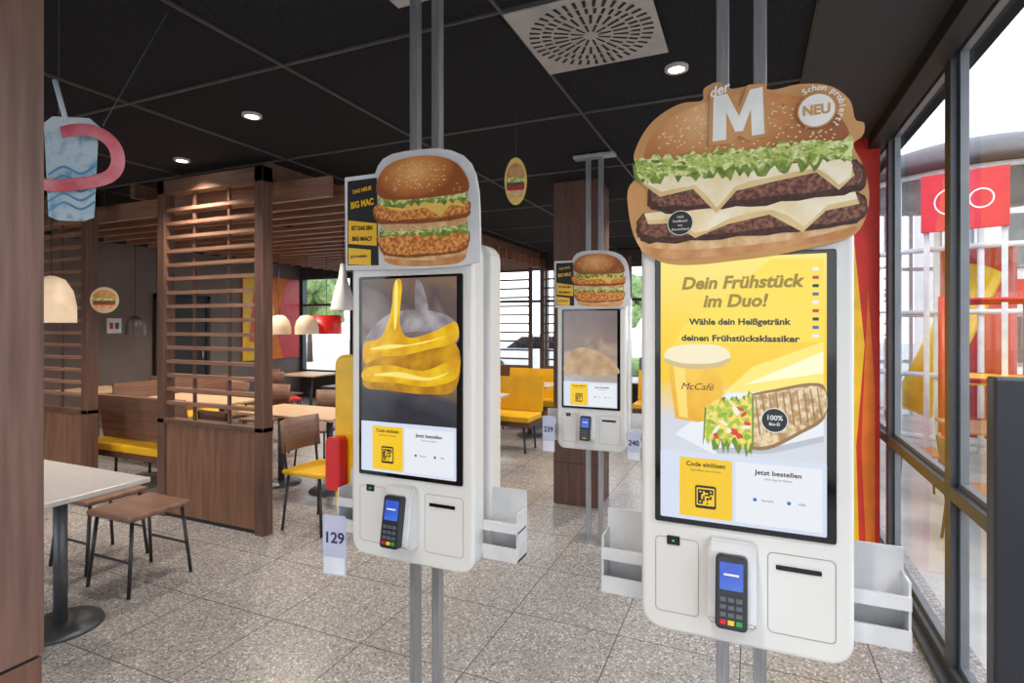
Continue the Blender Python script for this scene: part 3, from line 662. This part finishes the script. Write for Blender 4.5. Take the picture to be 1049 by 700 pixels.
# ---------------------------------------------------------------- furniture
LEG=mat('leg_dark_metal',(70,66,66),rough=.4,metal=.6)
SEATB=wood('seat_walnut',(108,76,62),(136,102,84),'x')
def table(name,x,y,w,d_,top,peds=1,ph=.74):
    g=grp(name,(x,y,0))
    box('top',-w/2,w/2,-d_/2,d_/2,ph,ph+.028,top,g,bev=.006)
    px=[0] if peds==1 else [-w/2+.28,w/2-.28]
    for i,a in enumerate(px):
        rod('column_%d'%i,(a,0,.012),(a,0,ph),.032,GREYM,g,n=20)
        lathe('base_%d'%i,[(0.001,.03),(.10,.028),(.19,.018),(.2,0),(.001,0)],GREYM,g,loc=(a,0,0))
        box('bracket_%d'%i,a-.12,a+.12,-.12,.12,ph-.02,ph,GREYM,g)
    return g
def chair(x,y,rz,seat,back,name='dining_chair',sh_=.45):
    g=grp(name,(x,y,0),rz)
    box('seat',-.21,.21,-.21,.2,sh_,sh_+.035,seat,g,bev=.014,seg=3)
    for i,(a,b) in enumerate(((-1,-1),(1,-1),(-1,1),(1,1))):
        rod('leg_%d'%i,(a*.17,b*.16,sh_),(a*.2,b*.2,0),.011,LEG,g,n=10)
    if back:
        for a in (-1,1): rod('back_post_%d'%a,(a*.17,.18,sh_),(a*.18,.235,sh_+.40),.011,LEG,g,n=10)
        bm=bmesh.new(); n=10; f=[]
        for zz in (sh_+.16,sh_+.42):
            for oy in (0,.018):
                f.append([bm.verts.new((-.21+.42*i/n,.225+oy-.04*(abs(i-n/2)/(n/2))**2+(.02 if zz>sh_+.3 else 0),zz)) for i in range(n+1)])
        for i in range(n):
            bm.faces.new((f[0][i],f[0][i+1],f[2][i+1],f[2][i])); bm.faces.new((f[1][i],f[1][i+1],f[3][i+1],f[3][i]))
            bm.faces.new((f[2][i],f[2][i+1],f[3][i+1],f[3][i])); bm.faces.new((f[0][i],f[0][i+1],f[1][i+1],f[1][i]))
        for i in (0,n): bm.faces.new((f[0][i],f[1][i],f[3][i],f[2][i]))
        frombm('backrest',bm,back,g,True)
    else:
        rod('rung_a',(-.185,-.18,.2),(.185,-.18,.2),.008,LEG,g,n=8)
        rod('rung_b',(-.185,.18,.2),(.185,.18,.2),.008,LEG,g,n=8)
    return g
table('dining_table',-3.78,1.78,1.22,.62,TABW,2)
chair(-3.62,2.32,.0,SEATB,None,'dining_stool'); chair(-4.18,2.40,.0,SEATB,None,'dining_stool')
def bench(x,y,L_,rz=0,two=False,name='bench_seat'):
    g=grp(name,(x,y,0),rz)
    box('seat_cushion',-L_/2,L_/2,-.48,.0 if two else .22,.40,.48,YEL,g,bev=.02,seg=3)
    box('seat_frame',-L_/2,L_/2,-.46,0 if two else .2,.34,.40,W_DARK,g)
    bm=bmesh.new()
    prof=[(.0,.48),(.03,.48),(.09,.92),(.06,.93)]
    a=[bm.verts.new((-L_/2,p[0],p[1])) for p in prof]; b=[bm.verts.new((L_/2,p[0],p[1])) for p in prof]
    bm.faces.new(a); bm.faces.new(b)
    for i in range(4): bm.faces.new((a[i],a[(i+1)%4],b[(i+1)%4],b[i]))
    frombm('backrest',bm,SEATB if not two else YEL,g)
    for i,(a,b_) in enumerate(((-1,-.4),(1,-.4),(-1,-.04),(1,-.04))): rod('leg_%d'%i,(a*(L_/2-.1),b_,.34),(a*(L_/2-.08),b_,0),.014,LEG,g,n=10)
    return g
bench(-5.55,3.62,1.3,pi)
bench(-7.0,5.0,1.6,pi/2)
table('dining_table',-4.15,4.3,1.2,.62,W_TOP,2)
table('dining_table',-6.0,4.5,1.4,.62,W_TOP,2)
chair(-3.24,3.52,pi/2,YEL,SEATB)
for x,y,r in ((-4.5,4.9,.1),(-3.75,4.92,0),(-4.45,3.72,pi),(-6.3,5.1,0),(-5.6,5.12,.1)): chair(x,y,r,SEATB,SEATB)
for (x,y) in ((-7.7,6.3),(-4.3,6.0),(-7.2,7.6),(-4.6,7.5),(-8.1,4.6)):
    table('dining_table',x,y,.8,.7,TABW if x>-5 else W_TOP)
    chair(x-.0,y-.6,pi,SEATB,SEATB); chair(x+.05,y+.62,0,SEATB,SEATB)
chair(-6.2,6.0,2.6,RED,RED,'childrens_chair',.55)
chair(-5.75,7.2,2.2,RED,RED,'childrens_chair',.5)
bench(-3.0,8.3,1.3,0,True,'yellow_bench'); bench(-3.2,6.9,1.3,0,True,'yellow_bench')
table('dining_table',-3.0,7.6,.8,.6,W_TOP); table('dining_table',-3.15,6.1,.7,.6,TABW)
chair(-2.95,5.55,pi,SEATB,SEATB)
bench(-.9,8.6,1.4,0,True,'yellow_bench')
table('dining_table',-.8,7.6,.8,.6,W_TOP)
fg=grp('floor_grate',(-.35,5.6,0)); box('frame',-.3,.3,-.2,.2,0,.004,STEEL,fg); boxes('slots',[(-.27,.27,-.17+i*.045,-.155+i*.045,.004,.005) for i in range(8)],BLKM,fg)

# ---------------------------------------------------------------- downlights and added fill lamps
DL=mat('downlight_glow',(255,240,215),emis=12)
dl=[(-2.84,2.5),(-.344,2.89),(-4.12,2.96),(-1.6,.2),(-.4,.2),(.1,-1.4),(-1.0,5.6),(-2.6,5.0),(-6.3,1.6),(-8.2,3.2),(-2.3,7.6),(-.3,7.6),(-5.0,1.2),(-.6,-1.4)]  # leading entries are visible fixtures, the rest fill lamps added to brighten the room
for x,y in dl:
    g=grp('downlight_or_fill',(x,y,H))
    lathe('trim_ring',[(.040,-.016),(.058,-.016),(.058,-.001)],mat('dl_ring',(190,186,180),rough=.4),g,n=24)
    bm=bmesh.new(); bm.faces.new([bm.verts.new((.040*math.cos(2*pi*i/20),.040*math.sin(2*pi*i/20),-.014)) for i in range(20)]); frombm('lens',bm,DL,g)
    l=bpy.data.lights.new('downlight_or_fill_lamp','SPOT'); l.energy=80; l.spot_size=math.radians(125); l.spot_blend=.7; l.color=(1,.92,.82); l.shadow_soft_size=.05
    lo=bpy.data.objects.new('downlight_or_fill_source',l); COL.objects.link(lo); lo.parent=g; lo.location=(0,0,-.04)
for x,y in ((-6.3,5.6),(-4.4,4.3),(-6.2,4.2),(-4.3,7.3),(-7.8,6.6)):  # fill spots added over the seating for extra light
    g=grp('fill_spotlight',(x,y+.02,2.66)); lathe('can',[(.045,0),(.045,.1),(.001,.1)],BLKM,g); rod('stem',(0,0,.1),(0,0,H-2.66),.01,BLKM,g,n=8)
    l=bpy.data.lights.new('spot','SPOT'); l.energy=110; l.spot_size=math.radians(130); l.spot_blend=.7; l.color=(1,.88,.74); l.shadow_soft_size=.05
    lo=bpy.data.objects.new('fill_spot_source',l); COL.objects.link(lo); lo.parent=g; lo.location=(0,0,-.02)

# ---------------------------------------------------------------- exterior
PAVE=mat('paving',(184,180,176),rough=.8,c2=(170,166,160),scale=3)
box('ground_outside',-40,40,-30,60,-.3,-.12,PAVE)
pav=grp('playground_pavilion',(3.35,11.2,-.12))
RW=mat('pav_white',(222,224,228),rough=.5)
n=24
bm=bmesh.new()
for i in range(n):
    a=2*pi*i/n; x_,y_=1.85*math.cos(a),1.85*math.sin(a); addbox(bm,x_-.03,x_+.03,y_-.03,y_+.03,0,3.95)
frombm('mullions',bm,RW,pav)
for i,z in enumerate((.1,1.0,1.9,2.8,3.88)): lathe('ring_%d'%i,[(1.83,z),(1.9,z),(1.9,z+.07),(1.83,z+.07),(1.83,z)],RW,pav,n=n)
lathe('roof',[(.01,3.97),(2.1,3.97),(2.1,4.1),(1.8,4.3),(1.2,4.5),(.6,4.6),(.01,4.64)],mat('pav_roof',(92,88,92),rough=.5),pav,n=40)
lathe('glazing',[(1.84,.1),(1.84,3.9)],GLASS,pav,n=n)
rod('slide_tower',(0,0,0),(0,0,3.0),.5,RED,pav,n=24); rod('slide_tube',(.0,-.3,2.6),(-1.0,-.6,.4),.28,YELP,pav,n=20)
rs=grp('red_wall_sign',(2.55,8.95,3.27),-.35)
box('board',-.45,.45,0,.08,-.38,.38,mat('sign_red',(214,30,50),rough=.4),rs)
for cx_,rr_ in ((-.13,.18),(.18,.13)):
    bm=bmesh.new(); q=40; o=ell(cx_,0,rr_,rr_,q); i_=ell(cx_,0,rr_-.018,rr_-.018,q); vo=[bm.verts.new((p[0],-.003,p[1])) for p in o]; vi=[bm.verts.new((p[0],-.003,p[1])) for p in i_]
    for t in range(q): bm.faces.new((vo[t],vo[(t+1)%q],vi[(t+1)%q],vi[t]))
    frombm('ring',bm,PW,rs)
for a in (-.4,.4): box('pole_%d'%int(a*5),a-.03,a+.03,.08,.14,-3.39,.3,RW,rs)
pf=grp('red_play_frame',(2.9,8.0,-.12),-.3)
for x_ in (-.8,0,.8):
    for y_ in (0,1.0): rod('upright',(x_,y_,0),(x_,y_,2.1),.04,RED,pf)
for z in (.5,1.1,2.05):
    for y_ in (0,1.0): rod('rail',(-.8,y_,z),(.8,y_,z),.03,RED,pf)
box('deck',-.8,.8,0,1,1.05,1.12,YELP,pf)
def parasol(x,y,h,r):
    g=grp('garden_parasol',(x,y,-.12)); lathe('canopy',[(r,h-.55),(r*.97,h-.42),(r*.5,h-.15),(.02,h)],mat('parasol_grey',(96,96,102),rough=.8),g,n=8)
    rod('pole',(0,0,0),(0,0,h),.03,GREYM,g); lathe('base',[(.3,0),(.3,.08),(.03,.1)],GREYM,g)
parasol(3.5,6.0,2.95,1.25); parasol(6.2,7.5,3.0,1.5)
TW=mat('terrace_wood',(168,110,66),rough=.6)
for x_,y_ in ((2.3,5.4),(3.3,4.3),(2.2,6.8)):
    g=table('terrace_table',x_,y_,.8,.8,TW); g.location.z=-.12
    for dx in (-.65,.65):
        q=chair(x_+dx,y_,(-pi/2 if dx>0 else pi/2),TW,TW,'terrace_chair'); q.location.z=-.12
# neighbouring pale building across the car park
nb=grp('neighbouring_building',(0,0,-.12))
box('facade',4.5,16,15.5,20,0,5.0,mat('facade_pale',(224,222,220),rough=.7),nb)
boxes('windows',[(5.2+i*1.8,6.3+i*1.8,15.46,15.5,z,z+1.2) for i in range(6) for z in (.9,3.0)],GREYM,nb)
box('red_band',4.45,16.05,15.42,15.5,2.35,2.75,RED,nb)
LEAF=mat('foliage',(84,110,62),rough=.8,c2=(136,158,100),scale=6,detail=6); BARK=mat('bark',(84,70,58),rough=.9)
def tree(x,y,h,r):
    g=grp('tree',(x,y,-.12)); rod('trunk',(0,0,0),(0,0,h*.6),.14,BARK,g,r2=.08)
    rr=random.Random(int(x*10+y)); bm=bmesh.new()
    for i in range(14):
        v=Vector((rr.uniform(-1,1),rr.uniform(-1,1),rr.uniform(-.7,.9)))*r*.7
        q=bmesh.ops.create_icosphere(bm,subdivisions=2,radius=r*rr.uniform(.35,.55))['verts']
        for w in q: w.co+=v+Vector((0,0,h*.75))+Vector((rr.uniform(-1,1),rr.uniform(-1,1),rr.uniform(-1,1)))*r*.07
    frombm('crown',bm,LEAF,g)
for t in ((-13.5,24,3.6,1.4),(-5.6,27,3.8,1.5),(-.5,26,4.0,1.4),(-19,20,4,1.6)): tree(*t)
hd=grp('hedge',(-4,19,-.12))
box('foliage',-9,6,-.4,.4,0,.6,LEAF,hd,bev=.15)
def car(x,y,c,rz):
    g=grp('parked_car',(x,y,-.12),rz); m=mat('car_%d'%c[0],c,rough=.2)
    side=[(-2.1,.35),(-2.1,.8),(-1.75,.95),(-1.1,1.0),(-.5,1.42),(.9,1.45),(1.6,1.0),(2.1,.9),(2.15,.35)]
    flat('body',side,-.85,m,g,th=1.7)
    flat('glass',[(-1.0,1.0),(-.45,1.36),(.85,1.38),(1.4,1.0)],-.86,BLACK,g,th=1.72)
    for wx in (-1.35,1.35): rod('wheel_axle_%d'%wx,(wx,-.88,.33),(wx,.88,.33),.33,BLKM,g,n=24)
car(-6.2,17,(210,212,216),0); car(-.8,16.6,(60,66,80),0); car(-11,17,(150,30,30),0)

# ---------------------------------------------------------------- light
wd=bpy.data.worlds.new('sky'); S.world=wd; wd.use_nodes=True; nt=wd.node_tree; N=nt.nodes; L=nt.links
bg=N['Background']; tc=N.new('ShaderNodeTexCoord'); sp_=N.new('ShaderNodeSeparateXYZ'); cr=N.new('ShaderNodeValToRGB')
L.new(tc.outputs['Generated'],sp_.inputs[0]); L.new(sp_.outputs[2],cr.inputs[0]); L.new(cr.outputs[0],bg.inputs[0])
cr.color_ramp.elements[0].position=.0; cr.color_ramp.elements[0].color=(.96,.975,1,1); cr.color_ramp.elements[1].position=.6; cr.color_ramp.elements[1].color=(.74,.85,1,1)
bg.inputs[1].default_value=2.5
sl=bpy.data.lights.new('sun','SUN'); sl.energy=1.5; sl.angle=.3; sl.color=(1,.96,.9); so=bpy.data.objects.new('sun',sl); COL.objects.link(so); so.rotation_euler=(math.radians(35),math.radians(25),0)

# ---------------------------------------------------------------- camera
cam=bpy.data.cameras.new('camera'); co=bpy.data.objects.new('camera',cam); COL.objects.link(co)
cam.sensor_width=36; cam.lens=565/1049*36; cam.shift_y=-18/1049; cam.clip_start=.05
co.location=(0,0,1.65); co.rotation_euler=(pi/2,0,math.radians(23.4))
S.camera=co
S.view_settings.view_transform='Standard'; S.view_settings.look='None'; S.view_settings.exposure=0.3
